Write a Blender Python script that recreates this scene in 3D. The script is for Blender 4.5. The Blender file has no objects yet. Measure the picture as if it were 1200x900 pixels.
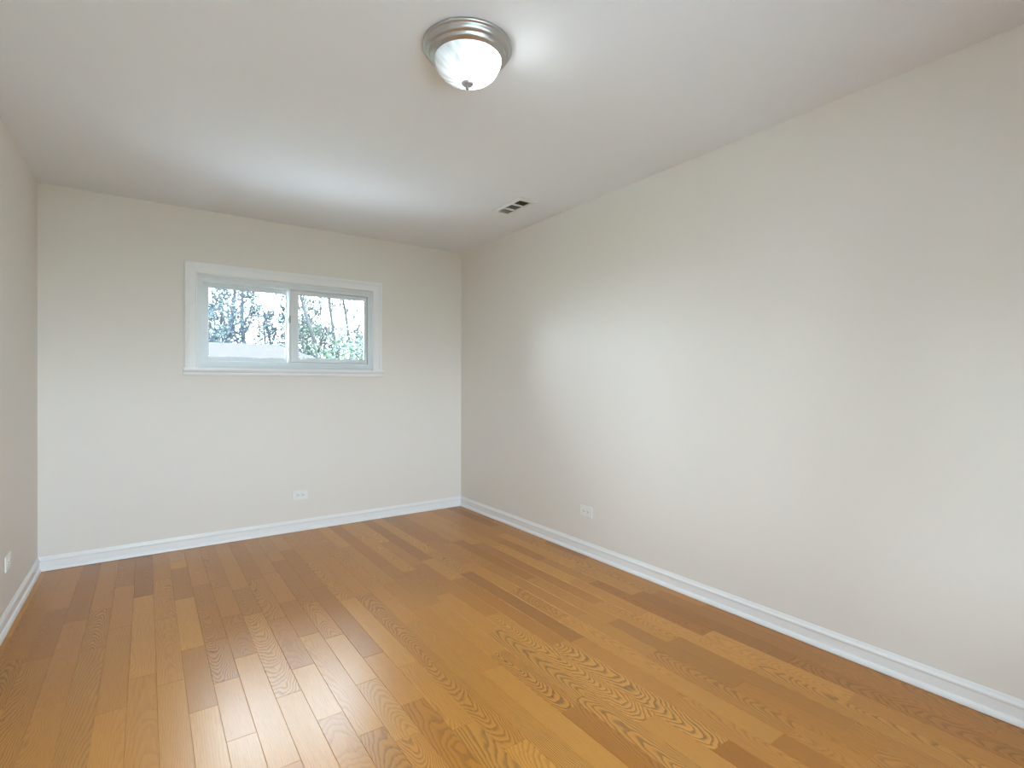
import bpy, bmesh, math, random
from mathutils import Matrix, Vector

# ------------------------------------------------------------------ camera
scene = bpy.context.scene
col = scene.collection
F_PX, YAW, PITCH, ROLL = 603.35, 0.61714, -0.00331, 0.00151
CAM = Vector((0.5584, -4.3517, 1.1941))
W, H, REAR = 3.0417, 2.44, -5.35          # right wall x, ceiling z, rear wall y (back wall is y = 0)

cam_d = bpy.data.cameras.new('camera')
cam = bpy.data.objects.new('camera', cam_d)
col.objects.link(cam)
cam_d.sensor_width = 36.0
cam_d.lens = F_PX * 36.0 / 1200.0
cam_d.clip_start = 0.02
cam_d.clip_end = 300
cy_, sy_ = math.cos(YAW), math.sin(YAW)
R = Vector((cy_, -sy_, 0)); Fw = Vector((sy_, cy_, 0)); U = Vector((0, 0, 1))
F2 = Fw * math.cos(PITCH) + U * math.sin(PITCH)
U2 = U * math.cos(PITCH) - Fw * math.sin(PITCH)
R3 = R * math.cos(ROLL) + U2 * math.sin(ROLL)
U3 = U2 * math.cos(ROLL) - R * math.sin(ROLL)
cam.matrix_world = Matrix(((R3.x, U3.x, -F2.x, CAM.x), (R3.y, U3.y, -F2.y, CAM.y),
                           (R3.z, U3.z, -F2.z, CAM.z), (0, 0, 0, 1)))
scene.camera = cam

# ------------------------------------------------------------------ light and exposure
SKY_STRENGTH = 22.0
SKY_COLOR = (0.73, 0.87, 1.0)
BULB_STRENGTH = 900.0
DOME_GLOW = 2.0
scene.view_settings.view_transform = 'Standard'
scene.view_settings.look = 'None'
scene.view_settings.gamma = 1.0
scene.view_settings.use_curve_mapping = False
scene.view_settings.exposure = 0.6
scene.cycles.max_bounces = 14
scene.cycles.diffuse_bounces = 10
scene.cycles.transparent_max_bounces = 12
scene.cycles.sample_clamp_indirect = 8

world = bpy.data.worlds.new('overcast_sky')
scene.world = world
world.use_nodes = True
wn = world.node_tree.nodes; wl = world.node_tree.links
bgn = wn['Background']
bgn.inputs['Color'].default_value = (*SKY_COLOR, 1)
bgn.inputs['Strength'].default_value = SKY_STRENGTH

# the room's window and two added rear ones: openings (x0, x1, z0, z1)
WIN = (0.850, 2.167, 1.292, 1.985)          # back wall, in the photo
ADDED_WIN2 = (0.13, 1.38, 0.75, 2.12)             # rear wall, unseen, added to let more daylight in
ADDED_WIN3 = (1.56, 2.36, 0.40, 1.57)             # rear wall, a lower one beside it, also added for daylight


def portal(name, x0, x1, z0, z1, y, facing):
    l = bpy.data.lights.new(name, 'AREA')
    l.shape = 'RECTANGLE'; l.size = x1 - x0; l.size_y = z1 - z0
    l.cycles.is_portal = True
    o = bpy.data.objects.new(name, l)
    col.objects.link(o)
    o.location = ((x0 + x1) / 2, y, (z0 + z1) / 2)
    o.rotation_euler = (math.radians(-90 if facing < 0 else 90), 0, 0)
    return o


portal('window_daylight', *WIN, 0.16, -1)
portal('added_rear_window_daylight', *ADDED_WIN2, REAR - 0.16, 1)  # sampling portals for the added rear openings
portal('added_rear_window_daylight', *ADDED_WIN3, REAR - 0.16, 1)


# ------------------------------------------------------------------ helpers
def mat(name, base=(0.8, 0.8, 0.8), rough=0.5, metal=0.0, spec=0.5):
    m = bpy.data.materials.new(name)
    m.use_nodes = True
    b = m.node_tree.nodes['Principled BSDF']
    b.inputs['Base Color'].default_value = (*base, 1)
    b.inputs['Roughness'].default_value = rough
    b.inputs['Metallic'].default_value = metal
    b.inputs['Specular IOR Level'].default_value = spec
    return m


def node(m, t, **kw):
    n = m.node_tree.nodes.new(t)
    for k, v in kw.items():
        setattr(n, k, v)
    return n


def bsdf(m):
    return m.node_tree.nodes['Principled BSDF']


def add_noise_bump(m, scale, strength, dist=0.001, detail=4):
    L = m.node_tree.links
    tc = node(m, 'ShaderNodeTexCoord')
    n = node(m, 'ShaderNodeTexNoise')
    n.inputs['Scale'].default_value = scale
    n.inputs['Detail'].default_value = detail
    b = node(m, 'ShaderNodeBump')
    b.inputs['Strength'].default_value = strength
    b.inputs['Distance'].default_value = dist
    L.new(tc.outputs['Object'], n.inputs['Vector'])
    L.new(n.outputs['Fac'], b.inputs['Height'])
    L.new(b.outputs['Normal'], bsdf(m).inputs['Normal'])
    return n


def vary(m, c1, c2, scale, detail=3, vec='Object', stretch=None):
    """base colour wandering between two paints of the same thing"""
    L = m.node_tree.links
    tc = node(m, 'ShaderNodeTexCoord')
    n = node(m, 'ShaderNodeTexNoise')
    n.inputs['Scale'].default_value = scale
    n.inputs['Detail'].default_value = detail
    src = tc.outputs[vec]
    if stretch:
        mp = node(m, 'ShaderNodeMapping')
        mp.inputs['Scale'].default_value = stretch
        L.new(src, mp.inputs['Vector']); src = mp.outputs['Vector']
    r = node(m, 'ShaderNodeValToRGB')
    r.color_ramp.elements[0].color = (*c1, 1); r.color_ramp.elements[0].position = 0.3
    r.color_ramp.elements[1].color = (*c2, 1); r.color_ramp.elements[1].position = 0.7
    L.new(src, n.inputs['Vector'])
    L.new(n.outputs['Fac'], r.inputs['Fac'])
    L.new(r.outputs['Color'], bsdf(m).inputs['Base Color'])


def obj(name, bm, m, parent=None, smooth=False, kind=None):
    me = bpy.data.meshes.new(name)
    bmesh.ops.recalc_face_normals(bm, faces=bm.faces)
    bm.to_mesh(me); bm.free()
    o = bpy.data.objects.new(name, me)
    col.objects.link(o)
    if m:
        me.materials.append(m)
    if smooth:
        for p in me.polygons:
            p.use_smooth = True
    if parent:
        o.parent = parent
    if kind:
        o['kind'] = kind
    return o


def empty(name, loc=(0, 0, 0), rot=(0, 0, 0)):
    o = bpy.data.objects.new(name, None)
    o.empty_display_size = 0.05
    o.location = loc; o.rotation_euler = rot
    col.objects.link(o)
    return o


def tag(o, label, cat, group=None):
    o['label'] = label; o['category'] = cat
    if group:
        o['group'] = group
    return o


def box(bm, x0, x1, y0, y1, z0, z1, bevel=0.0, seg=2):
    v = [bm.verts.new(p) for p in ((x0, y0, z0), (x1, y0, z0), (x1, y1, z0), (x0, y1, z0),
                                   (x0, y0, z1), (x1, y0, z1), (x1, y1, z1), (x0, y1, z1))]
    fs = [bm.faces.new([v[i] for i in q]) for q in
          ((3, 2, 1, 0), (4, 5, 6, 7), (0, 1, 5, 4), (1, 2, 6, 5), (2, 3, 7, 6), (3, 0, 4, 7))]
    if bevel:
        es = {e for f in fs for e in f.edges}
        bmesh.ops.bevel(bm, geom=list(es), offset=bevel, segments=seg, profile=0.5, affect='EDGES')
    return bm


def nbox(*a, **k):
    return box(bmesh.new(), *a, **k)


def lathe(prof, seg=64, ripple=None, bm=None, center=(0, 0, 0)):
    """prof: list of (radius, z)"""
    bm = bm or bmesh.new()
    rings = []
    for (r, z) in prof:
        if r < 1e-6:
            rings.append([bm.verts.new((center[0], center[1], center[2] + z))])
            continue
        ring = []
        for i in range(seg):
            a = 2 * math.pi * i / seg
            rr = r + (ripple(a, r, z) if ripple else 0)
            ring.append(bm.verts.new((center[0] + rr * math.cos(a), center[1] + rr * math.sin(a), center[2] + z)))
        rings.append(ring)
    for a, b in zip(rings, rings[1:]):
        for i in range(seg):
            j = (i + 1) % seg
            if len(a) == 1 and len(b) == 1:
                continue
            if len(a) == 1:
                bm.faces.new((a[0], b[i], b[j]))
            elif len(b) == 1:
                bm.faces.new((a[i], a[j], b[0]))
            else:
                bm.faces.new((a[i], a[j], b[j], b[i]))
    return bm


def loft(bm, loops, closed_profile=True, caps=True):
    rows = [[bm.verts.new(p) for p in lp] for lp in loops]
    n = len(rows[0])
    for a, b in zip(rows, rows[1:]):
        for i in range(n if closed_profile else n - 1):
            j = (i + 1) % n
            bm.faces.new((a[i], a[j], b[j], b[i]))
    if caps:
        bm.faces.new(rows[0][::-1]); bm.faces.new(rows[-1])
    return bm


# ------------------------------------------------------------------ materials
M = {}
M['wall'] = mat('greige_wall_paint', (0.770, 0.732, 0.685), 0.55, spec=0.3)
add_noise_bump(M['wall'], 240, 0.12, 0.0006)
M['ceil'] = mat('white_ceiling_paint', (0.795, 0.81, 0.83), 0.75, spec=0.2)
add_noise_bump(M['ceil'], 180, 0.12, 0.0006)
M['trim'] = mat('white_trim_paint', (0.83, 0.835, 0.84), 0.32)
M['vinyl'] = mat('white_vinyl', (0.72, 0.765, 0.785), 0.35)
M['plastic'] = mat('white_plate_plastic', (0.82, 0.82, 0.80), 0.3)
M['slot'] = mat('dark_slot', (0.03, 0.028, 0.025), 0.7)
M['screw'] = mat('painted_screw', (0.7, 0.7, 0.68), 0.3)
M['vent'] = mat('vent_enamel', (0.74, 0.735, 0.70), 0.4)
M['duct'] = mat('duct_shade_black', (0.012, 0.012, 0.011), 0.9)
M['nickel'] = mat('brushed_nickel', (0.50, 0.49, 0.475), 0.36, 1.0)
M['finial'] = mat('dull_nickel', (0.42, 0.42, 0.44), 0.45, 0.5)
M['gasket'] = mat('grey_gasket', (0.20, 0.24, 0.27), 0.6)
M['latch'] = mat('latch_grey', (0.45, 0.43, 0.40), 0.4)

# nickel: fine circular brushing
_L = M['nickel'].node_tree.links
_tc = node(M['nickel'], 'ShaderNodeTexCoord'); _mp = node(M['nickel'], 'ShaderNodeMapping')
_mp.inputs['Scale'].default_value = (6, 6, 900)
_n = node(M['nickel'], 'ShaderNodeTexNoise'); _n.inputs['Scale'].default_value = 3
_b = node(M['nickel'], 'ShaderNodeBump'); _b.inputs['Strength'].default_value = 0.08; _b.inputs['Distance'].default_value = 0.0005
_L.new(_tc.outputs['Object'], _mp.inputs['Vector']); _L.new(_mp.outputs['Vector'], _n.inputs['Vector'])
_L.new(_n.outputs['Fac'], _b.inputs['Height']); _L.new(_b.outputs['Normal'], bsdf(M['nickel']).inputs['Normal'])


def glass_material():
    m = bpy.data.materials.new('window_glass')
    m.use_nodes = True
    nt = m.node_tree; nt.nodes.clear()
    out = nt.nodes.new('ShaderNodeOutputMaterial')
    mix = nt.nodes.new('ShaderNodeMixShader')
    tr = nt.nodes.new('ShaderNodeBsdfTransparent'); tr.inputs['Color'].default_value = (0.95, 0.975, 0.97, 1)
    gl = nt.nodes.new('ShaderNodeBsdfGlossy'); gl.inputs['Roughness'].default_value = 0.02
    fr = nt.nodes.new('ShaderNodeFresnel'); fr.inputs['IOR'].default_value = 1.45
    nt.links.new(fr.outputs[0], mix.inputs[0]); nt.links.new(tr.outputs[0], mix.inputs[1])
    nt.links.new(gl.outputs[0], mix.inputs[2]); nt.links.new(mix.outputs[0], out.inputs[0])
    return m


M['glass'] = glass_material()


# ------------------------------------------------------------------ floor material (oak planks)
def floor_material():
    m = mat('oak_strip_floor', (0.5, 0.25, 0.08), 0.3)
    nt = m.node_tree; L = nt.links
    P = bsdf(m)

    def math_(op, a, b=None, c=None):
        n = nt.nodes.new('ShaderNodeMath'); n.operation = op
        for i, x in enumerate((a, b, c)):
            if x is None:
                continue
            if isinstance(x, (int, float)):
                n.inputs[i].default_value = x
            else:
                L.new(x, n.inputs[i])
        return n.outputs[0]

    uv = nt.nodes.new('ShaderNodeUVMap'); uv.uv_map = 'plank'
    sp = nt.nodes.new('ShaderNodeSeparateXYZ'); L.new(uv.outputs[0], sp.inputs[0])
    u, v = sp.outputs[0], sp.outputs[1]
    at = nt.nodes.new('ShaderNodeVertexColor'); at.layer_name = 'grain'
    sc = nt.nodes.new('ShaderNodeSeparateColor'); L.new(at.outputs[0], sc.inputs[0])
    rnd, cath, contrast = sc.outputs[0], sc.outputs[1], sc.outputs[2]
    at2 = nt.nodes.new('ShaderNodeVertexColor'); at2.layer_name = 'tone'
    s2 = nt.nodes.new('ShaderNodeSeparateColor'); L.new(at2.outputs[0], s2.inputs[0])
    tone, side, hue = s2.outputs[0], s2.outputs[1], s2.outputs[2]

    def noise(sx, sy, zscale, detail=3, rough=0.5):
        c = nt.nodes.new('ShaderNodeCombineXYZ')
        L.new(math_('MULTIPLY', u, sx), c.inputs[0]); L.new(math_('MULTIPLY', v, sy), c.inputs[1])
        L.new(math_('MULTIPLY', rnd, zscale), c.inputs[2])
        n = nt.nodes.new('ShaderNodeTexNoise')
        n.inputs['Scale'].default_value = 1.0
        n.inputs['Detail'].default_value = detail
        n.inputs['Roughness'].default_value = rough
        L.new(c.outputs[0], n.inputs['Vector'])
        return n.outputs['Fac']

    wob = math_('SUBTRACT', noise(9, 4, 91, 2), 0.5)
    wob2 = math_('SUBTRACT', noise(45, 16, 57, 3), 0.5)
    # offset of the heart of the tree from the board's middle: small = cathedral arches, large = straight grain
    off = math_('MULTIPLY', math_('SUBTRACT', side, 0.5), math_('MULTIPLY_ADD', math_('SUBTRACT', 1.0, cath), 0.42, 0.030))
    uu = math_('ADD', math_('SUBTRACT', u, off), math_('MULTIPLY', wob, 0.030))
    slope = math_('MULTIPLY_ADD', cath, 0.10, 0.035)
    hh = math_('ADD', math_('MULTIPLY', v, slope), math_('MULTIPLY', wob, 0.035))
    hh = math_('ADD', hh, math_('MULTIPLY_ADD', rnd, 0.10, 0.008))
    rr = math_('SQRT', math_('ADD', math_('MULTIPLY', math_('MULTIPLY', uu, uu), 1.35), math_('MULTIPLY', hh, hh)))
    rr = math_('ADD', rr, math_('MULTIPLY', wob2, 0.0045))
    spacing = math_('MULTIPLY_ADD', cath, 55.0, 115.0)      # rings per metre (inverse spacing)
    spacing = math_('ADD', spacing, math_('MULTIPLY', hue, 60.0))
    ph = math_('FRACT', math_('MULTIPLY', rr, spacing))
    ramp = nt.nodes.new('ShaderNodeValToRGB')
    e = ramp.color_ramp.elements
    e[0].position = 0.0; e[0].color = (0.15, 0.15, 0.15, 1)
    e[1].position = 1.0; e[1].color = (0.0, 0.0, 0.0, 1)
    for p, c in ((0.10, 1.0), (0.28, 0.85), (0.50, 0.18), (0.70, 0.0)):
        k = e.new(p); k.color = (c, c, c, 1)
    L.new(ph, ramp.inputs[0])
    # open pores: fine streaks along the board
    pores = noise(650, 14, 33, 2, 0.6)
    pr = nt.nodes.new('ShaderNodeMapRange'); pr.inputs[1].default_value = 0.42; pr.inputs[2].default_value = 0.68
    L.new(pores, pr.inputs[0])
    soft = noise(60, 3.0, 12, 3)
    line = math_('MULTIPLY', ramp.outputs[0], math_('MULTIPLY_ADD', pr.outputs[0], 0.45, 0.70))
    line = math_('MULTIPLY', line, math_('MULTIPLY', contrast, 0.86))
    fine = math_('MULTIPLY', pr.outputs[0], 0.16)
    dark = math_('MINIMUM', math_('ADD', line, fine), 1.0)

    def rgb(c):
        n = nt.nodes.new('ShaderNodeRGB'); n.outputs[0].default_value = (*c, 1); return n.outputs[0]

    def mixc(f, a, b):
        n = nt.nodes.new('ShaderNodeMix'); n.data_type = 'RGBA'
        if isinstance(f, (int, float)):
            n.inputs[0].default_value = f
        else:
            L.new(f, n.inputs[0])
        L.new(a, n.inputs[6]); L.new(b, n.inputs[7])
        return n.outputs[2]

    base = mixc(tone, rgb((0.26, 0.086, 0.002)), rgb((0.74, 0.365, 0.076)))
    base = mixc(math_('MULTIPLY', hue, 0.30), base, rgb((0.50, 0.165, 0.010)))
    base = mixc(math_('MULTIPLY', soft, 0.35), base, rgb((0.48, 0.180, 0.012)))
    c = mixc(dark, base, rgb((0.105, 0.032, 0.003)))
    L.new(c, P.inputs['Base Color'])
    rg = math_('MULTIPLY_ADD', dark, 0.05, 0.30)
    L.new(rg, P.inputs['Roughness'])
    P.inputs['Specular IOR Level'].default_value = 0.6
    bp = nt.nodes.new('ShaderNodeBump'); bp.inputs['Strength'].default_value = 0.10; bp.inputs['Distance'].default_value = 0.0006
    bp.invert = True
    hsum = math_('ADD', dark, math_('MULTIPLY', noise(14, 5, 7, 1), 1.5))
    L.new(hsum, bp.inputs['Height']); L.new(bp.outputs[0], P.inputs['Normal'])
    return m


M['floor'] = floor_material()

# ------------------------------------------------------------------ floor: strip-oak planks along the room
ROW_W, ROW_0 = 0.0915, 0.0405
random.seed(11)
joints = [(.814, -2.015), (.728, -2.174), (.815, -2.418), (.987, -2.256), (1.093, -2.086), (1.087, -2.48),
          (.926, -2.643), (.903, -1.853), (1.361, -2.167), (1.271, -2.347), (1.36, -2.571), (1.267, -2.737),
          (1.546, -2.373), (1.459, -2.798), (1.53, -2.977), (1.659, -2.831), (1.914, -2.911), (1.993, -3.142),
          (2.281, -3.016), (2.093, -3.37), (2.652, -3.186), (2.542, -3.58), (2.459, -3.681), (2.91, -3.879),
          (.356, -1.397), (.443, -1.215), (.257, -1.008), (.162, -.776), (.512, -.827), (.72, -.995), (.81, -.836),
          (.705, -.437), (.712, -.25), (.99, -1.035), (1.084, -.913), (.994, -1.423), (.819, -1.621),
          (1.733, -1.45), (2.191, -1.555), (2.548, -2.356), (2.827, -2.387), (1.999, -2.143), (2.067, -2.558)]
# looks of single planks: a point inside it -> (tone 0..1, cathedral 0..1, contrast)
looks = [((.54, -2.2), .5, .2, .2), ((.63, -2.2), .6, .1, .22), ((.45, -1.8), .42, .2, .15), ((.45, -2.3), .6, .1, .2), ((.355, -1.8), .35, .1, .1), ((.355, -2.3), .4, .5, .45), ((.54, -2.9), .6, .1, .3), ((.63, -2.9), .6, .1, .25),
         ((.355, -1.15), .55, .95, .9), ((.26, -1.3), .35, .1, .15), ((.44, -1.0), .45, .1, .15), ((.26, -.7), .15, .1, .2),
         ((.16, -.5), .4, .1, .1), ((.16, -1.0), .18, .6, .4), ((.25, -1.9), .45, .8, .4), ((.07, -1.7), .4, .9, .75), ((.16, -1.75), .45, .8, .7),
         ((.54, -1.3), .65, .2, .2), ((.63, -1.3), .6, .2, .2), ((.72, -1.4), .7, .3, .15), ((.71, -.34), .75, .1, .1), ((.71, -.7), .3, .1, .15),
         ((.81, -1.2), .4, .9, .45), ((.90, -1.5), .35, .8, .35), ((.82, -1.85), .5, .95, .8), ((.99, -1.25), .35, .9, .4),
         ((.99, -1.9), .75, .95, .6), ((1.09, -1.5), .5, .4, .5), ((1.0, -.5), .5, .2, .2), ((.90, -2.2), .72, .1, .15),
         ((.72, -2.4), .75, .1, .15), ((.81, -2.25), .65, .1, .15), ((.81, -2.7), .72, .1, .15), ((1.09, -2.3), .72, .1, .15), ((.99, -2.6), .72, .1, .15),
         ((1.27, -2.1), .6, .1, .1), ((1.27, -2.55), .6, .95, .4), ((1.36, -2.35), .6, .3, .35), ((1.36, -2.8), .3, .3, .5), ((1.27, -2.95), .6, .9, .6),
         ((1.45, -2.4), .6, .3, .4), ((1.55, -2.2), .45, .95, .7), ((1.55, -2.7), .5, .9, .7), ((1.46, -3.0), .5, .5, .7), ((1.64, -3.2), .6, .2, .85),
         ((1.64, -2.5), .4, .1, .15), ((1.73, -2.7), .55, .15, .2), ((1.82, -2.75), .6, 1.0, 1.0), ((1.915, -2.6), .55, .7, .8), ((1.915, -3.2), .62, .5, .8),
         ((2.0, -2.6), .85, 1.0, .85), ((2.09, -3.0), .75, 1.0, .9), ((2.09, -2.2), .3, .6, .3), ((1.73, -1.9), .4, .1, .15), ((1.73, -1.0), .55, .7, .4),
         ((2.19, -1.3), .65, .95, .6), ((2.19, -1.8), .15, .5, .4), ((2.28, -2.0), .55, .9, .6), ((2.37, -2.1), .4, .1, .2),
         ((2.46, -1.6), .2, .1, .15), ((2.55, -1.8), .25, .1, .15), ((2.73, -1.8), .5, .8, .4), ((2.82, -2.6), .1, .3, .3),
         ((2.64, -3.5), .6, .8, .7), ((2.55, -3.2), .25, .1, .3), ((2.46, -3.2), .3, .3, .7), ((2.37, -3.3), .4, .9, .6),
         ((2.82, -3.4), .22, .9, .6), ((2.92, -3.0), .22, .2, .2)]
bm = bmesh.new()
uvl = bm.loops.layers.uv.new('plank')
gl_ = bm.loops.layers.float_color.new('grain')
tl_ = bm.loops.layers.float_color.new('tone')


def row_of(x):
    return math.floor((x - ROW_0) / ROW_W)


def plank(x0, x1, y0, y1):
    rnd, side, hue = random.random(), random.random(), random.random()
    tone = min(1, max(0, random.gauss(0.45, 0.17)))
    cath = random.choice((0.1, 0.2, 0.3, 0.6, 0.85, 0.95))
    con = random.uniform(0.2, 0.6) if cath > 0.5 else random.uniform(0.06, 0.40)
    for (p, t, c, k) in looks:
        if x0 <= p[0] < x1 and y0 <= p[1] < y1:
            tone, cath, con = t, c, k
    b, d = 0.0011, 0.0011
    top = [(x0 + b, y0 + b), (x1 - b, y0 + b), (x1 - b, y1 - b), (x0 + b, y1 - b)]
    low = [(x0, y0), (x1, y0), (x1, y1), (x0, y1)]
    tv = [bm.verts.new((x, y, 0)) for x, y in top]
    lv = [bm.verts.new((x, y, -d)) for x, y in low]
    faces = [bm.faces.new(tv)]
    for i in range(4):
        j = (i + 1) % 4
        faces.append(bm.faces.new((lv[i], lv[j], tv[j], tv[i])))
    xc = (x0 + x1) / 2
    for f in faces:
        for lp in f.loops:
            c = lp.vert.co
            lp[uvl].uv = (c.x - xc, (c.y - y0) if side > 0.35 else (y1 - c.y))
            lp[gl_] = (rnd, cath, con, 1)
            lp[tl_] = (tone, side, hue, 1)


nrows = math.ceil((W - ROW_0) / ROW_W)
for r in range(-1, nrows + 1):
    x0 = max(-0.01, ROW_0 + r * ROW_W); x1 = min(W + 0.01, ROW_0 + (r + 1) * ROW_W)
    if x1 - x0 < 0.004:
        continue
    ys = sorted(y for (x, y) in joints if row_of(x) == r)
    cuts = [REAR - 0.01]
    for y in ys + [0.01]:
        while y - cuts[-1] > 1.15:
            n = cuts[-1] + random.uniform(0.4, 0.95)
            if y - n < 0.22:
                break
            cuts.append(n)
        cuts.append(y)
    for a, b in zip(cuts, cuts[1:]):
        plank(x0, x1, a, b)
obj('floor', bm, M['floor'], kind='structure')
obj('subfloor', nbox(-0.12, W + 0.12, REAR - 0.15, 0.15, -0.12, -0.004), M['slot'], kind='structure')

# ------------------------------------------------------------------ walls and ceiling


def wall_with_holes(name, y0, y1, holes):
    b = bmesh.new()
    x = -0.12
    for (x0, x1, z0, z1) in holes:
        box(b, x, x0, y0, y1, -0.004, H + 0.004)
        box(b, x0, x1, y0, y1, -0.004, z0)
        box(b, x0, x1, y0, y1, z1, H + 0.004)
        x = x1
    box(b, x, W + 0.12, y0, y1, -0.004, H + 0.004)
    return obj(name, b, M['wall'], kind='structure')


wall_with_holes('wall_back', 0.0, 0.15, [WIN])
wall_with_holes('wall_rear', REAR - 0.15, REAR, [ADDED_WIN2, ADDED_WIN3])
obj('wall_left', nbox(-0.12, 0, REAR, 0, -0.004, H + 0.004), M['wall'], kind='structure')
obj('wall_right', nbox(W, W + 0.12, REAR, 0, -0.004, H + 0.004), M['wall'], kind='structure')
obj('ceiling', nbox(-0.12, W + 0.12, REAR - 0.15, 0.15, H, H + 0.12), M['ceil'], kind='structure')

# baseboards: square base with an eased cap and a shoe moulding at the floor
HB = 0.0911
shoe = [(0.0075 + 0.0125 * math.cos(a), 0.002 + 0.022 * math.sin(a)) for a in [math.pi / 2 * k / 6 for k in range(7)]]
PROF = [(0, 0.002)] + shoe + [(0.0075, 0.0245), (0.0075, 0.061), (0.0095, 0.0635), (0.0115, 0.066), (0.0118, 0.070),
                              (0.0105, 0.074), (0.0070, 0.079), (0.0050, 0.084), (0.0038, 0.088), (0.0025, HB), (0, HB)]


def baseboard(name, p0, p1, inward):
    """p0, p1: the wall's two corners; mitred at both ends"""
    p0 = Vector((*p0, 0)); p1 = Vector((*p1, 0)); n = Vector((*inward, 0)); t = (p1 - p0).normalized()
    loops = []
    for p, s in ((p0, 1), (p1, -1)):
        loops.append([p + n * d + t * (s * d) + Vector((0, 0, z)) for d, z in PROF])
    o = obj(name, loft(bmesh.new(), loops), M['trim'], kind='structure')
    return o


baseboard('baseboard_back', (0, 0), (W, 0), (0, -1))
baseboard('baseboard_right', (W, 0), (W, REAR), (-1, 0))
baseboard('baseboard_left', (0, REAR), (0, 0), (1, 0))
baseboard('baseboard_rear', (W, REAR), (0, REAR), (0, 1))

# ------------------------------------------------------------------ windows


def frame_ring(bm, x0, x1, z0, z1, wl, wr, wb, wt, y0, y1, bevel=0.002):
    """four rails around an opening, butted, as one ring"""
    out = [(x0, z0), (x1, z0), (x1, z1), (x0, z1)]
    inn = [(x0 + wl, z0 + wb), (x1 - wr, z0 + wb), (x1 - wr, z1 - wt), (x0 + wl, z1 - wt)]
    rows = []
    for y in (y0, y1):
        rows.append(([bm.verts.new((x, y, z)) for x, z in out], [bm.verts.new((x, y, z)) for x, z in inn]))
    fs = []
    for i in range(4):
        j = (i + 1) % 4
        (oa, ia), (ob, ib) = rows
        fs.append(bm.faces.new((oa[i], oa[j], ia[j], ia[i])))
        fs.append(bm.faces.new((ob[i], ib[i], ib[j], ob[j])))
        fs.append(bm.faces.new((oa[i], ob[i], ob[j], oa[j])))
        fs.append(bm.faces.new((ia[i], ia[j], ib[j], ib[i])))
    if bevel:
        es = {e for f in fs for e in f.edges}
        bmesh.ops.bevel(bm, geom=list(es), offset=bevel, segments=2, profile=0.5, affect='EDGES')
    return bm


def casing_mesh(x0, x1, z0, z1, wd):
    """mitred casing on three sides; profile in (outward distance from the opening, depth into the room)"""
    prof = [(0.0, 0.0), (0.0, 0.011), (0.004, 0.014), (0.010, 0.0125), (0.014, 0.0125), (wd - 0.026, 0.0155), (wd - 0.022, 0.0185),
            (wd - 0.006, 0.0205), (wd - 0.001, 0.019), (wd, 0.016), (wd, 0.0)]
    loops = []
    for (x, z, sx, sz) in ((x0, z0, -1, 0), (x0, z1, -1, 1), (x1, z1, 1, 1), (x1, z0, 1, 0)):
        loops.append([(x + sx * d, -t, z + sz * d) for d, t in prof])
    return loft(bmesh.new(), loops)


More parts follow.
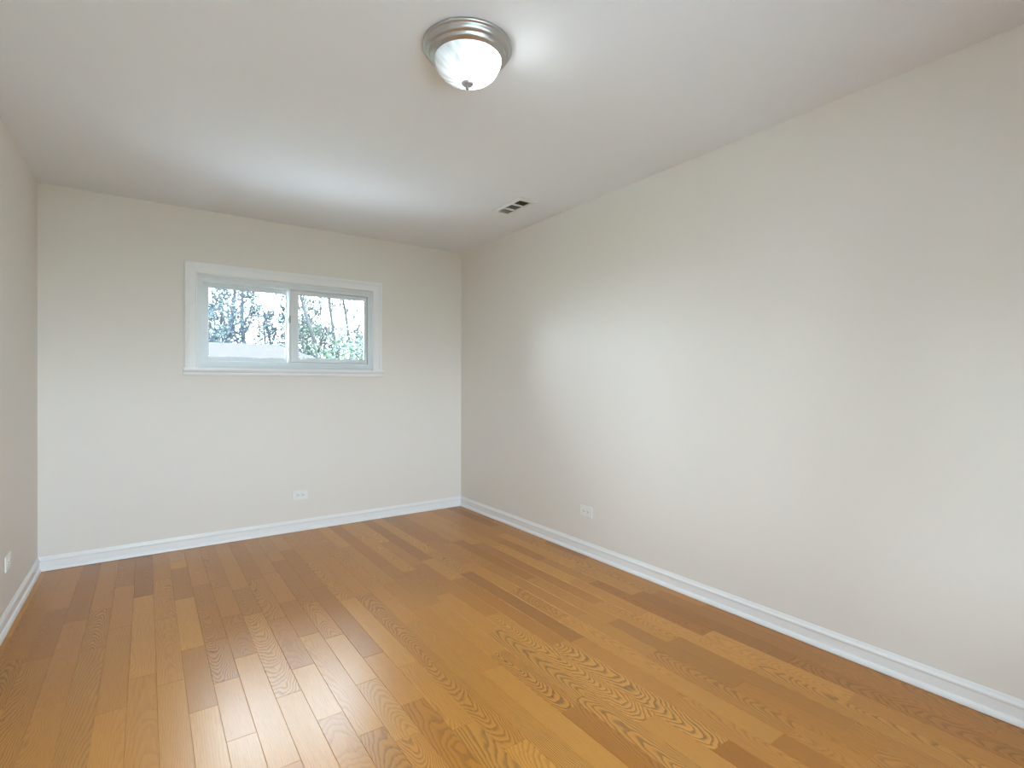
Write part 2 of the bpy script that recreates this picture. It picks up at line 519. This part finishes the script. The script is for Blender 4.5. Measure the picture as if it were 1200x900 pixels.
def build_window(root, opening, sill_x, mirror=False):
    x0, x1, z0, z1 = opening
    # jamb lining
    b = bmesh.new()
    frame_ring(b, x0, x1, z0, z1, 0.006, 0.006, 0.004, 0.006, -0.002, 0.149, 0.0)
    obj('jamb', b, M['trim'], root)
    obj('casing', casing_mesh(x0 + 0.004, x1 - 0.004, z0 + 0.004, z1 - 0.004, 0.076), M['trim'], root)
    # stool with apron bead
    b = bmesh.new()
    box(b, sill_x[0], sill_x[1], -0.036, 0.03, z0 - 0.016, z0 + 0.004, 0.004, 3)
    obj('stool', b, M['trim'], root)
    b = bmesh.new()
    pr = [(0, 0), (0.013, 0), (0.017, 0.004), (0.018, 0.014), (0.015, 0.022), (0.022, 0.030), (0.024, 0.0355), (0, 0.0355)]
    zb = z0 - 0.0515
    loft(b, [[(x, -d, zb + z) for d, z in pr] for x in (sill_x[0] + 0.002, sill_x[1] - 0.002)])
    obj('apron', b, M['trim'], root)
    # vinyl frame with stepped inner lip
    b = bmesh.new()
    frame_ring(b, x0 + 0.006, x1 - 0.006, z0 + 0.004, z1 - 0.006, 0.037, 0.032, 0.054, 0.046, 0.034, 0.140, 0.003)
    frame_ring(b, x0 + 0.006, x1 - 0.006, z0 + 0.004, z1 - 0.006, 0.020, 0.018, 0.020, 0.018, 0.024, 0.036, 0.002)
    fx0, fx1, fz0, fz1 = x0 + 0.043, x1 - 0.038, z0 + 0.058, z1 - 0.052
    frame_ring(b, fx0 - 0.001, fx1 + 0.001, fz0 - 0.001, fz1 + 0.001, 0.015, 0.015, 0.015, 0.015, 0.0775, 0.0865, 0.001)
    obj('vinyl_frame', b, M['vinyl'], root)
    xm = fx0 + (fx1 - fx0) * 0.492
    # outer (fixed) sash at the left
    s = obj('fixed_sash', frame_ring(bmesh.new(), fx0, xm + 0.006, fz0 + 0.0005, fz1 - 0.0005, 0.042, 0.034, 0.032, 0.034, 0.088, 0.116, 0.004), M['vinyl'], root)
    obj('pane', nbox(fx0 + 0.036, xm - 0.022, 0.100, 0.105, fz0 + 0.026, fz1 - 0.028), M['glass'], s)
    obj('gasket', frame_ring(bmesh.new(), fx0 + 0.036, xm - 0.022, fz0 + 0.026, fz1 - 0.028, 0.008, 0.008, 0.0085, 0.0085, 0.096, 0.0995, 0), M['gasket'], s)
    # inner sliding sash at the right
    s = obj('sliding_sash', frame_ring(bmesh.new(), xm, fx1 - 0.0035, fz0 + 0.003, fz1 - 0.003, 0.062, 0.023, 0.034, 0.032, 0.046, 0.076, 0.004), M['vinyl'], root)
    obj('pane', nbox(xm + 0.055, fx1 - 0.021, 0.059, 0.064, fz0 + 0.030, fz1 - 0.028), M['glass'], s)
    obj('gasket', frame_ring(bmesh.new(), xm + 0.055, fx1 - 0.021, fz0 + 0.030, fz1 - 0.028, 0.0095, 0.0080, 0.0095, 0.0095, 0.055, 0.0585, 0), M['gasket'], s)
    # interlock strip along the meeting stile and the latch on it
    obj('meeting_strip', nbox(xm - 0.012, xm - 0.0002, 0.050, 0.070, fz0 + 0.001, fz1 - 0.001, 0.002), M['trim'], root)
    b = nbox(xm - 0.016, xm + 0.001, 0.036, 0.052, z0 + 0.375, z0 + 0.43, 0.004)
    box(b, xm - 0.022, xm - 0.012, 0.030, 0.046, z0 + 0.392, z0 + 0.414, 0.003)
    obj('latch', b, M['latch'], s)
    # track ridges along the sill of the frame
    b = bmesh.new()
    return root


w1 = empty('window_1'); w1['kind'] = 'structure'
build_window(w1, WIN, (0.768, 2.254))
for nm, wn_ in (('added_window_2', ADDED_WIN2), ('added_window_3', ADDED_WIN3)):  # unseen rear windows, added so daylight reaches the side walls
    w2 = empty(nm, (W, REAR, 0), (0, 0, math.pi)); w2['kind'] = 'structure'
    build_window(w2, (W - wn_[1], W - wn_[0], wn_[2], wn_[3]), (W - wn_[1] - 0.085, W - wn_[0] + 0.085))

# roof overhang of this house outside the window
b = bmesh.new()
loft(b, [[(x, 0.152, 2.14), (x, 0.152, 2.115), (x, 0.38, 1.985), (x, 0.38, 1.955), (x, 0.40, 1.955), (x, 0.40, 2.12), (x, 0.152, 2.27)] for x in (-3.0, 6.0)])
obj('trim_1', b, M['trim'], kind='structure')

# ------------------------------------------------------------------ ceiling lamp


def lamp():
    root = empty('ceiling_lamp', (1.533, -2.69, H))
    tag(root, 'round flush ceiling lamp with brushed nickel pan and frosted ribbed glass bowl', 'ceiling lamp')
    pan = [(0.0, -0.0006), (0.158, -0.0006), (0.1645, -0.003), (0.1660, -0.007), (0.1655, -0.0105), (0.1620, -0.0135), (0.1585, -0.0145),
           (0.1570, -0.0175), (0.1555, -0.0240), (0.1520, -0.0300), (0.1465, -0.0335), (0.1435, -0.0345), (0.1425, -0.0370),
           (0.1400, -0.0425), (0.1355, -0.0470), (0.1310, -0.0490), (0.1285, -0.0520), (0.1260, -0.0530), (0.1235, -0.0520), (0.1225, -0.0450), (0.1225, -0.018), (0, -0.018)]
    obj('pan', lathe(pan, 96), M['nickel'], root, smooth=True)
    # bowl
    bx, by = 0.060 * 0.80, 0.060 * -0.60
    m = bpy.data.materials.new('frosted_bowl_glass')
    m.use_nodes = True
    nt = m.node_tree; nt.nodes.clear(); L = nt.links
    out = nt.nodes.new('ShaderNodeOutputMaterial')
    tr = nt.nodes.new('ShaderNodeBsdfTransparent'); tr.inputs['Color'].default_value = (0.93, 0.97, 1, 1)
    df = nt.nodes.new('ShaderNodeBsdfDiffuse'); df.inputs['Color'].default_value = (0.62, 0.70, 0.73, 1)
    gl = nt.nodes.new('ShaderNodeBsdfGlossy'); gl.inputs['Roughness'].default_value = 0.12
    fr = nt.nodes.new('ShaderNodeFresnel'); fr.inputs['IOR'].default_value = 1.5
    em = nt.nodes.new('ShaderNodeEmission')
    em.inputs['Color'].default_value = (0.84, 0.95, 1.0, 1)
    # the frosted glass glows most next to the lit bulb behind it
    geo = nt.nodes.new('ShaderNodeTexCoord')
    dist = nt.nodes.new('ShaderNodeVectorMath'); dist.operation = 'DISTANCE'
    dist.inputs[1].default_value = (bx, by, -0.062)
    L.new(geo.outputs['Object'], dist.inputs[0])
    pw = nt.nodes.new('ShaderNodeMath'); pw.operation = 'POWER'; pw.inputs[1].default_value = -5.0
    L.new(dist.outputs['Value'], pw.inputs[0])
    ml = nt.nodes.new('ShaderNodeMath'); ml.operation = 'MULTIPLY'; ml.inputs[1].default_value = DOME_GLOW * 0.00001
    L.new(pw.outputs[0], ml.inputs[0])
    # swirled alabaster streaks in the glass
    sx = nt.nodes.new('ShaderNodeSeparateXYZ'); L.new(geo.outputs['Object'], sx.inputs[0])
    an = nt.nodes.new('ShaderNodeMath'); an.operation = 'ARCTAN2'; L.new(sx.outputs[1], an.inputs[0]); L.new(sx.outputs[0], an.inputs[1])
    tw = nt.nodes.new('ShaderNodeMath'); tw.operation = 'MULTIPLY_ADD'; L.new(sx.outputs[2], tw.inputs[0]); tw.inputs[1].default_value = 7.0; L.new(an.outputs[0], tw.inputs[2])
    cv = nt.nodes.new('ShaderNodeCombineXYZ'); L.new(tw.outputs[0], cv.inputs[0]); L.new(sx.outputs[2], cv.inputs[1])
    nz = nt.nodes.new('ShaderNodeTexNoise'); nz.inputs['Scale'].default_value = 5.0; nz.inputs['Detail'].default_value = 3.0; L.new(cv.outputs[0], nz.inputs['Vector'])
    st = nt.nodes.new('ShaderNodeMapRange'); st.inputs[1].default_value = 0.35; st.inputs[2].default_value = 0.65; st.inputs[3].default_value = 0.45; st.inputs[4].default_value = 1.5
    L.new(nz.outputs['Fac'], st.inputs[0])
    m3 = nt.nodes.new('ShaderNodeMath'); m3.operation = 'MULTIPLY'; L.new(ml.outputs[0], m3.inputs[0]); L.new(st.outputs[0], m3.inputs[1])
    L.new(m3.outputs[0], em.inputs['Strength'])
    ad = nt.nodes.new('ShaderNodeAddShader'); L.new(df.outputs[0], ad.inputs[0]); L.new(em.outputs[0], ad.inputs[1])
    m1 = nt.nodes.new('ShaderNodeMixShader'); m1.inputs[0].default_value = 0.975
    L.new(tr.outputs[0], m1.inputs[1]); L.new(ad.outputs[0], m1.inputs[2])
    m2 = nt.nodes.new('ShaderNodeMixShader')
    L.new(fr.outputs[0], m2.inputs[0]); L.new(m1.outputs[0], m2.inputs[1]); L.new(gl.outputs[0], m2.inputs[2])
    L.new(m2.outputs[0], out.inputs[0])
    prof = []
    N = 26
    for k in range(N + 1):
        t = k / N * math.pi / 2
        prof.append((0.1225 * math.cos(t) ** 0.86 if k < N else 0.0, -0.0475 - 0.086 * math.sin(t) ** 1.08))

    def rip(a, r, z):
        k = min(1, r / 0.09) * min(1, max(0, (-0.050 - z) / 0.01))
        return 0.0016 * k * abs(math.sin(9 * a + 22 * (z + 0.05))) ** 0.6
    prof.append((0.0, prof[-1][1]))
    obj('glass_bowl', lathe(prof[:-1], 216, rip), m, root, smooth=True)
    # bulbs
    bm_ = bpy.data.materials.new('lit_bulb'); bm_.use_nodes = True
    P = bsdf(bm_)
    P.inputs['Emission Color'].default_value = (0.90, 0.96, 1.0, 1)
    P.inputs['Emission Strength'].default_value = BULB_STRENGTH
    unlit = mat('unlit_bulb', (0.75, 0.78, 0.8), 0.4)
    for s, mm in ((1, bm_), (-1, unlit)):
        pr = [(0.0, -0.086), (0.010, -0.0845), (0.0185, -0.079), (0.022, -0.070), (0.021, -0.060), (0.016, -0.050), (0.012, -0.042), (0.012, -0.030), (0, -0.030)]
        bo = obj('bulb', lathe(pr, 24, center=(bx * s, by * s, 0)), mm, root, smooth=True)
        obj('socket', lathe([(0.0, -0.018), (0.017, -0.018), (0.017, -0.041), (0.0125, -0.041), (0.0125, -0.031), (0, -0.031)], 20, center=(bx * s, by * s, 0)), M['plastic'], bo)
    fin = [(0.0, -0.1265), (0.012, -0.128), (0.020, -0.1300), (0.0225, -0.1330), (0.0220, -0.1370), (0.0180, -0.1415), (0.0110, -0.1440), (0.0055, -0.1455),
           (0.0045, -0.1480), (0.0060, -0.1500), (0.0072, -0.1530), (0.0066, -0.1560), (0.0040, -0.1585), (0.0, -0.1595)]
    obj('finial', lathe(fin, 40), M['finial'], root, smooth=True)
    return root


lamp()

# ------------------------------------------------------------------ ceiling vent


def vent():
    x0, x1, y0, y1 = 2.602, 2.756, -1.556, -1.205
    root = empty('ceiling_vent', ((x0 + x1) / 2, (y0 + y1) / 2, H))
    tag(root, 'small rectangular metal air vent in the ceiling beside the right wall', 'air vent')
    hx, hy = (x1 - x0) / 2, (y1 - y0) / 2
    ix, iy = 0.046, 0.140
    # face plate: sloping rim around the three grille banks, with bars between them
    b = bmesh.new()
    loops = []
    for (ex, ey, z) in ((hx, hy, -0.0006), (hx, hy, -0.003), (hx - 0.010, hy - 0.010, -0.010), (ix + 0.004, iy + 0.004, -0.0105), (ix, iy, -0.0085), (ix, iy, -0.002)):
        loops.append([(-ex, -ey, z), (ex, -ey, z), (ex, ey, z), (-ex, ey, z)])
    loft(b, loops, caps=False)
    obj('face_plate', b, M['vent'], root)
    obj('duct_shade_sheet', nbox(-ix - 0.01, ix + 0.01, -iy - 0.01, iy + 0.01, -0.0018, -0.0006), M['duct'], root)  # near-black sheet on the closed ceiling, shade of an open duct as colour
    bl = (2 * iy - 2 * 0.012) / 3
    for k in range(3):
        ya = -iy + k * (bl + 0.012); yb = ya + bl
        if k < 2:
            obj('divider', nbox(-ix, ix, yb, yb + 0.012, -0.0105, -0.002), M['vent'], root)
        b = bmesh.new()
        n = 7
        tilt = (1.15, 0.95, 0.60)[k]
        for i in range(n):
            yc = ya + bl * (i + 0.5) / n
            dx = 0.0042
            p = [(yc - dx * math.sin(tilt) - 0.0004, -0.0062 - dx * math.cos(tilt)), (yc - dx * math.sin(tilt) + 0.0004, -0.0062 - dx * math.cos(tilt)),
                 (yc + dx * math.sin(tilt) + 0.0004, -0.0062 + dx * math.cos(tilt)), (yc + dx * math.sin(tilt) - 0.0004, -0.0062 + dx * math.cos(tilt))]
            loft(b, [[(x, yy, zz) for yy, zz in p] for x in (-ix + 0.0005, ix - 0.0005)])
        obj('louvre_bank', b, M['vent'], root)
    for sy in (-1, 1):
        obj('screw', lathe([(0, -0.0115), (0.0025, -0.0112), (0.0032, -0.0102), (0.0032, -0.009), (0, -0.009)], 14, center=(0, sy * (iy + 0.012), 0)), M['screw'], root)


vent()

# ------------------------------------------------------------------ outlets (built facing -y in local space, lying sideways)


def outlet(loc, rz, label):
    root = empty('power_outlet', loc, (0, 0, rz))
    tag(root, label, 'outlet', 'sideways power outlets along the walls')
    obj('cover_plate', nbox(-0.0585, 0.0585, -0.0065, -0.0003, -0.0375, 0.0375, 0.003, 3), M['plastic'], root)
    for s in (-1, 1):
        b = bmesh.new()
        # rounded receptacle face
        pts = []
        for k in range(28):
            a = 2 * math.pi * k / 28
            pts.append((s * 0.0195 + max(-0.0140, min(0.0140, 0.0172 * math.cos(a))), 0.0172 * math.sin(a)))
        loft(b, [[(x, y, z) for x, z in pts] for y in (-0.0062, -0.0082)])
        f = obj('receptacle', b, M['plastic'], root)
        b = bmesh.new()
        for dz, ln in ((0.0064, 0.0045), (-0.0064, 0.0036)):
            box(b, s * 0.0195 - 0.004 - ln, s * 0.0195 - 0.004 + ln, -0.0086, -0.0080, dz - 0.0012, dz + 0.0012)
        lathe_pts = [(s * 0.0195 + 0.0085 + 0.0028 * math.cos(2 * math.pi * k / 14), 0.0028 * math.sin(2 * math.pi * k / 14)) for k in range(14)]
        loft(b, [[(x, y, z) for x, z in lathe_pts] for y in (-0.0086, -0.0080)])
        obj('slots', b, M['slot'], f)
    b = bmesh.new()
    pts = [(0.0032 * math.cos(2 * math.pi * k / 16), 0.0032 * math.sin(2 * math.pi * k / 16)) for k in range(16)]
    loft(b, [[(x * q, y, z * q) for x, z in pts] for y, q in ((-0.0062, 1), (-0.0072, 1), (-0.0076, 0.7))])
    obj('screw', b, M['screw'], root)
    return root


outlet((1.5615, 0, 0.287), 0, 'white sideways outlet low on the back wall below the window')
outlet((W, -1.746, 0.301), -math.pi / 2, 'white sideways outlet low on the right wall above its baseboard')
outlet((0, -0.868, 0.310), math.pi / 2, 'white wall plate low on the left wall at the left edge of the photo')

# ------------------------------------------------------------------ outside: ground, garage, trees
GZ = -1.0
M['grass'] = mat('lawn_grass', (0.06, 0.09, 0.03), 0.9)
vary(M['grass'], (0.05, 0.08, 0.025), (0.085, 0.11, 0.04), 1.5, 5)
b = bmesh.new()
box(b, -60, 70, 6.0, 90, GZ - 0.3, GZ)
box(b, -60, 70, -60, -14.0, GZ - 0.3, GZ)
obj('ground', b, M['grass'], kind='structure')
M['concrete'] = mat('bounce_slab_concrete', (0.50, 0.51, 0.52), 0.85)  # pale so the added slabs reflect skylight
vary(M['concrete'], (0.47, 0.48, 0.49), (0.54, 0.55, 0.56), 2, 5)
obj('bounce_slab_front', nbox(-60, 70, 0.4, 6.0, GZ - 0.3, GZ), M['concrete'], kind='structure')  # slab added to bounce skylight through the window onto the ceiling
obj('bounce_slab_rear', nbox(-60, 70, -14.0, -5.9, GZ - 0.3, GZ), M['concrete'], kind='structure')  # unseen slab, added to bounce skylight in through the rear openings

M['shingle'] = mat('pale_shingles', (0.075, 0.073, 0.085), 0.9, spec=0.05)
vary(M['shingle'], (0.0292, 0.0258, 0.0270), (0.0334, 0.0292, 0.0303), 3, 4)
M['siding'] = mat('garage_siding', (0.12, 0.12, 0.12), 0.7)
M['fascia'] = mat('fascia_paint', (0.12, 0.12, 0.12), 0.5)


def garage():
    root = empty('garage', (0.9, 14.0, GZ))
    tag(root, 'low garage with pale grey hip roof seen through the left pane of the window', 'garage')
    ez, rz = 2.45, 3.42          # eave and ridge height above the ground
    hx, hy = 5.0, 3.0
    obj('wall', nbox(-hx + 0.4, hx - 0.4, -hy + 0.4, hy - 0.4, 0, ez - 0.02), M['siding'], root)
    b = bmesh.new()
    e = [b.verts.new(p) for p in ((-hx, -hy, ez), (hx, -hy, ez), (hx, hy, ez), (-hx, hy, ez))]
    r = [b.verts.new(p) for p in ((-hx + 1.8, 0, rz), (hx - 1.8, 0, rz))]
    for q in ((e[0], e[1], r[1], r[0]), (e[1], e[2], r[1]), (e[2], e[3], r[0], r[1]), (e[3], e[0], r[0]), (e[3], e[2], e[1], e[0])):
        b.faces.new(q)
    obj('roof', b, M['shingle'], root)
    b = bmesh.new()
    frame_ring(b, -hx - 0.02, hx + 0.02, -hy - 0.02, hy + 0.02, 0.03, 0.03, 0.03, 0.03, ez - 0.16, ez, 0)
    for v in b.verts:
        v.co = Vector((v.co.x, v.co.z, v.co.y))
    obj('fascia', b, M['fascia'], root)


garage()


def bark(name, c1, c2):
    m = mat(name, c1, 0.9)
    vary(m, c1, c2, 5, 4, stretch=(1, 1, 0.3))
    return m


def leafmat(name, c1, c2):
    m = mat(name, c1, 0.6, spec=0.3)
    vary(m, c1, c2, 2.5, 3)
    nt = m.node_tree; P = bsdf(m)
    P.inputs['Transmission Weight'].default_value = 0.0
    return m


BARK = bark('slate_bark', (0.0104, 0.0135, 0.0234), (0.0208, 0.0250, 0.0364))
BARK2 = bark('brown_bark', (0.0156, 0.0166, 0.0187), (0.0286, 0.0286, 0.0286))
LEAF_B = leafmat('blue_green_needles', (0.024, 0.040, 0.046), (0.058, 0.082, 0.082))
LEAF_G = leafmat('spring_green_leaves', (0.024, 0.044, 0.022), (0.054, 0.080, 0.044))
LEAF_Y = leafmat('pale_buds', (0.0468, 0.0572, 0.0390), (0.0780, 0.0884, 0.0624))


def tube(bm, pts, radii, sides=6):
    rings = []
    for i, p in enumerate(pts):
        d = (pts[min(i + 1, len(pts) - 1)] - pts[max(i - 1, 0)]).normalized()
        a = d.orthogonal().normalized(); c = d.cross(a)
        rings.append([bm.verts.new(p + (a * math.cos(2 * math.pi * k / sides) + c * math.sin(2 * math.pi * k / sides)) * radii[i]) for k in range(sides)])
    for r0, r1 in zip(rings, rings[1:]):
        # pick the best-aligned start so the tube does not twist
        best = min(range(sides), key=lambda s: (r1[s].co - r0[0].co).length)
        for k in range(sides):
            j = (k + 1) % sides
            bm.faces.new((r0[k], r0[j], r1[(j + best) % sides], r1[(k + best) % sides]))
    bm.faces.new(rings[0][::-1]); bm.faces.new(rings[-1])


def limb(rng, start, d, length, rad, n, wander, lift):
    pts, radii = [start.copy()], [rad]
    p = start.copy(); d = d.normalized()
    for i in range(n):
        d = (d + Vector((rng.gauss(0, wander), rng.gauss(0, wander), rng.gauss(0, wander) + lift))).normalized()
        p = p + d * (length / n)
        pts.append(p.copy()); radii.append(rad * (1 - 0.82 * (i + 1) / n))
    return pts, radii


def leaf(bm, rng, p, s):
    a = Vector((rng.gauss(0, 1), rng.gauss(0, 1), rng.gauss(0, 1))).normalized()
    b_ = a.orthogonal().normalized()
    q = rng.uniform(0, 6.28)
    c = a.cross(b_)
    u_ = b_ * math.cos(q) + c * math.sin(q); w_ = a.cross(u_)
    bm.faces.new([bm.verts.new(v) for v in (p - u_ * s, p + w_ * s * 0.45, p + u_ * s, p - w_ * s * 0.45)])


def tree(name, base, height, rad, lean, seed, label, group, bark_m, leaf_m=None, leaves=0, leaf_s=0.06, start=0.2, nb=16, spread=0.5, levels=3, cat='tree'):
    rng = random.Random(seed)
    root = empty(name, base)
    tag(root, label, cat, group)
    b = bmesh.new(); twigs = []
    pts, radii = limb(rng, Vector((0, 0, -0.05)), Vector((lean[0], lean[1], 1)), height, rad, 14, 0.05, 0.01)
    tube(b, pts, radii, 8)

    def grow(pts, radii, length, level):
        n = int(nb * 1.4) if level == 1 else 8
        for k in range(n):
            t = rng.uniform(start if level == 1 else 0.25, 0.97)
            i = min(len(pts) - 2, int(t * (len(pts) - 1)))
            f = t * (len(pts) - 1) - i
            p = pts[i].lerp(pts[i + 1], f); r = radii[i] + (radii[i + 1] - radii[i]) * f
            ax = (pts[i + 1] - pts[i]).normalized()
            ang = rng.uniform(0, 6.283)
            o = ax.orthogonal().normalized(); o = o * math.cos(ang) + ax.cross(o) * math.sin(ang)
            d = ax * rng.uniform(0.35, 0.9) + o
            ln = length * rng.uniform(0.55, 1.0) * (1.15 - 0.6 * t)
            q, rr = limb(rng, p, d, ln, max(0.014, r * 0.5), 6, 0.16, 0.10 if level < 3 else 0.03)
            tube(b, q, rr, 5 if level == 1 else 3)
            if level < levels:
                grow(q, rr, ln * 0.55, level + 1)
            else:
                twigs.append(q)
            if level == levels - 1:
                twigs.append(q)
    grow(pts, radii, height * spread, 1)
    obj('trunk_and_branches', b, bark_m, root)
    if leaves:
        b = bmesh.new()
        leaf_s *= 0.68
        for k in range(int(leaves * 1.9)):
            q = rng.choice(twigs)
            i = rng.randrange(1, len(q))
            p = q[i].lerp(q[i - 1], rng.random()) + Vector((rng.gauss(0, 1), rng.gauss(0, 1), rng.gauss(0, 1))) * leaf_s * 2.4
            leaf(b, rng, p, leaf_s * rng.uniform(0.6, 1.3))
        obj('foliage', b, leaf_m, root)
    return root


def shrub(base, rx, rz, n, leaf_m, seed, label, group, s=0.09):
    rng = random.Random(seed)
    root = empty('shrub', base)
    tag(root, label, 'shrub', group)
    b = bmesh.new(); lf = bmesh.new(); tw = []
    for k in range(26):
        a = rng.uniform(0, 6.283); e = rng.uniform(0.0, 1.0)
        q, rr = limb(rng, Vector((0.1 * math.cos(a), 0.1 * math.sin(a), -0.02)), Vector((math.cos(a) * e * rx / rz, math.sin(a) * e * rx / rz, 1)), rz * rng.uniform(0.8, 1.1), 0.03, 7, 0.10, 0)
        tube(b, q, rr, 4); tw.append(q)
        for j in range(5):
            i = rng.randrange(2, 7)
            q2, r2 = limb(rng, q[i], Vector((rng.gauss(0, 1), rng.gauss(0, 1), rng.uniform(0, 1))), rz * 0.35, 0.012, 4, 0.15, 0.05)
            tube(b, q2, r2, 3); tw.append(q2)
    obj('stems', b, BARK2, root)
    for k in range(n):
        q = rng.choice(tw); i = rng.randrange(1, len(q))
        leaf(lf, rng, q[i].lerp(q[i - 1], rng.random()) + Vector((rng.gauss(0, 1), rng.gauss(0, 1), rng.gauss(0, 1))) * 0.14, s * rng.uniform(0.6, 1.3))
    obj('foliage', lf, leaf_m, root)
    return root


G = 'trees outside the window'
tree('leafy_tree', (2.75, 20, GZ), 8.0, 0.16, (0.02, 0), 3, 'bushy blue-green tree at the far left of the left pane', G, BARK, LEAF_B, 3000, 0.09, 0.12, 22, 0.34)
tree('bare_tree', (3.75, 21, GZ), 10.5, 0.15, (-0.10, 0), 5, 'bare leaning tree left of centre behind the garage roof, the left of two close trunks', G, BARK, LEAF_Y, 900, 0.07, 0.35, 14, 0.30)
tree('bare_tree', (4.35, 22, GZ), 9.0, 0.16, (-0.10, 0), 8, 'bare leaning tree behind the garage roof, the right of two close trunks', G, BARK, LEAF_Y, 500, 0.06, 0.3, 12, 0.28)
tree('bare_tree', (5.25, 22, GZ), 5.6, 0.11, (0.08, 0), 12, 'low twiggy bare tree at the right of the left pane above the garage roof', G, BARK, LEAF_B, 900, 0.06, 0.15, 20, 0.5)
tree('bare_tree', (6.15, 24, GZ), 6.6, 0.12, (-0.05, 0), 15, 'twiggy bare tree behind the meeting stile of the window', G, BARK, LEAF_B, 900, 0.06, 0.15, 20, 0.45)
tree('leafy_tree', (8.2, 28, GZ), 7.6, 0.13, (0.0, 0), 18, 'pale green budding tree in the middle of the right pane', G, BARK2, LEAF_G, 2600, 0.11, 0.25, 20, 0.42)
tree('bare_tree', (6.95, 20, GZ), 4.6, 0.12, (0.10, 0), 21, 'small dark forked bare tree low in the right pane beside the shrub', G, BARK, LEAF_B, 500, 0.06, 0.2, 14, 0.5)
tree('bare_tree', (8.05, 20, GZ), 8.6, 0.16, (-0.36, 0), 26, 'bare tree leaning far to the left across the right pane', G, BARK2, LEAF_G, 700, 0.07, 0.35, 13, 0.36)
tree('bare_tree', (9.0, 22, GZ), 9.5, 0.14, (-0.05, 0), 29, 'upright bare tree near the right edge of the right pane', G, BARK2, LEAF_Y, 600, 0.06, 0.3, 14, 0.30)
tree('bare_tree', (10.2, 24, GZ), 9.0, 0.13, (-0.03, 0), 33, 'slim bare tree at the far right edge of the right pane', G, BARK2, LEAF_G, 900, 0.07, 0.25, 14, 0.32)
shrub((5.08, 8.7, GZ), 1.0, 3.2, 8000, LEAF_G, 41, 'tall green shrub at the bottom right of the right pane', 'shrubs outside the window', 0.055)
shrub((8.1, 16.4, GZ), 1.3, 4.0, 6000, LEAF_B, 43, 'blue-green shrub behind the tall green shrub at the far right of the right pane', 'shrubs outside the window', 0.06)
# the woods farther back
for k, (x, y, h, lf, lm, sd) in enumerate(((3.4, 31, 8.0, 1500, LEAF_B, 51), (5.2, 33, 7.8, 1500, LEAF_B, 52), (6.9, 32, 6.6, 1300, LEAF_Y, 53), (8.6, 34, 7.2, 1500, LEAF_B, 54),
                                           (10.4, 33, 8.8, 2200, LEAF_G, 55), (12.2, 34, 9.5, 2200, LEAF_G, 56), (14.2, 33, 10.0, 1800, LEAF_Y, 57))):
    tree('woodland_tree', (x, y, GZ), h, 0.12, (random.uniform(-0.08, 0.08), 0), sd, 'hazy tree in the woods farthest from the window behind the nearer bare trees', 'woods farthest back', BARK, lm, lf, 0.10, 0.08, 26, 0.36)
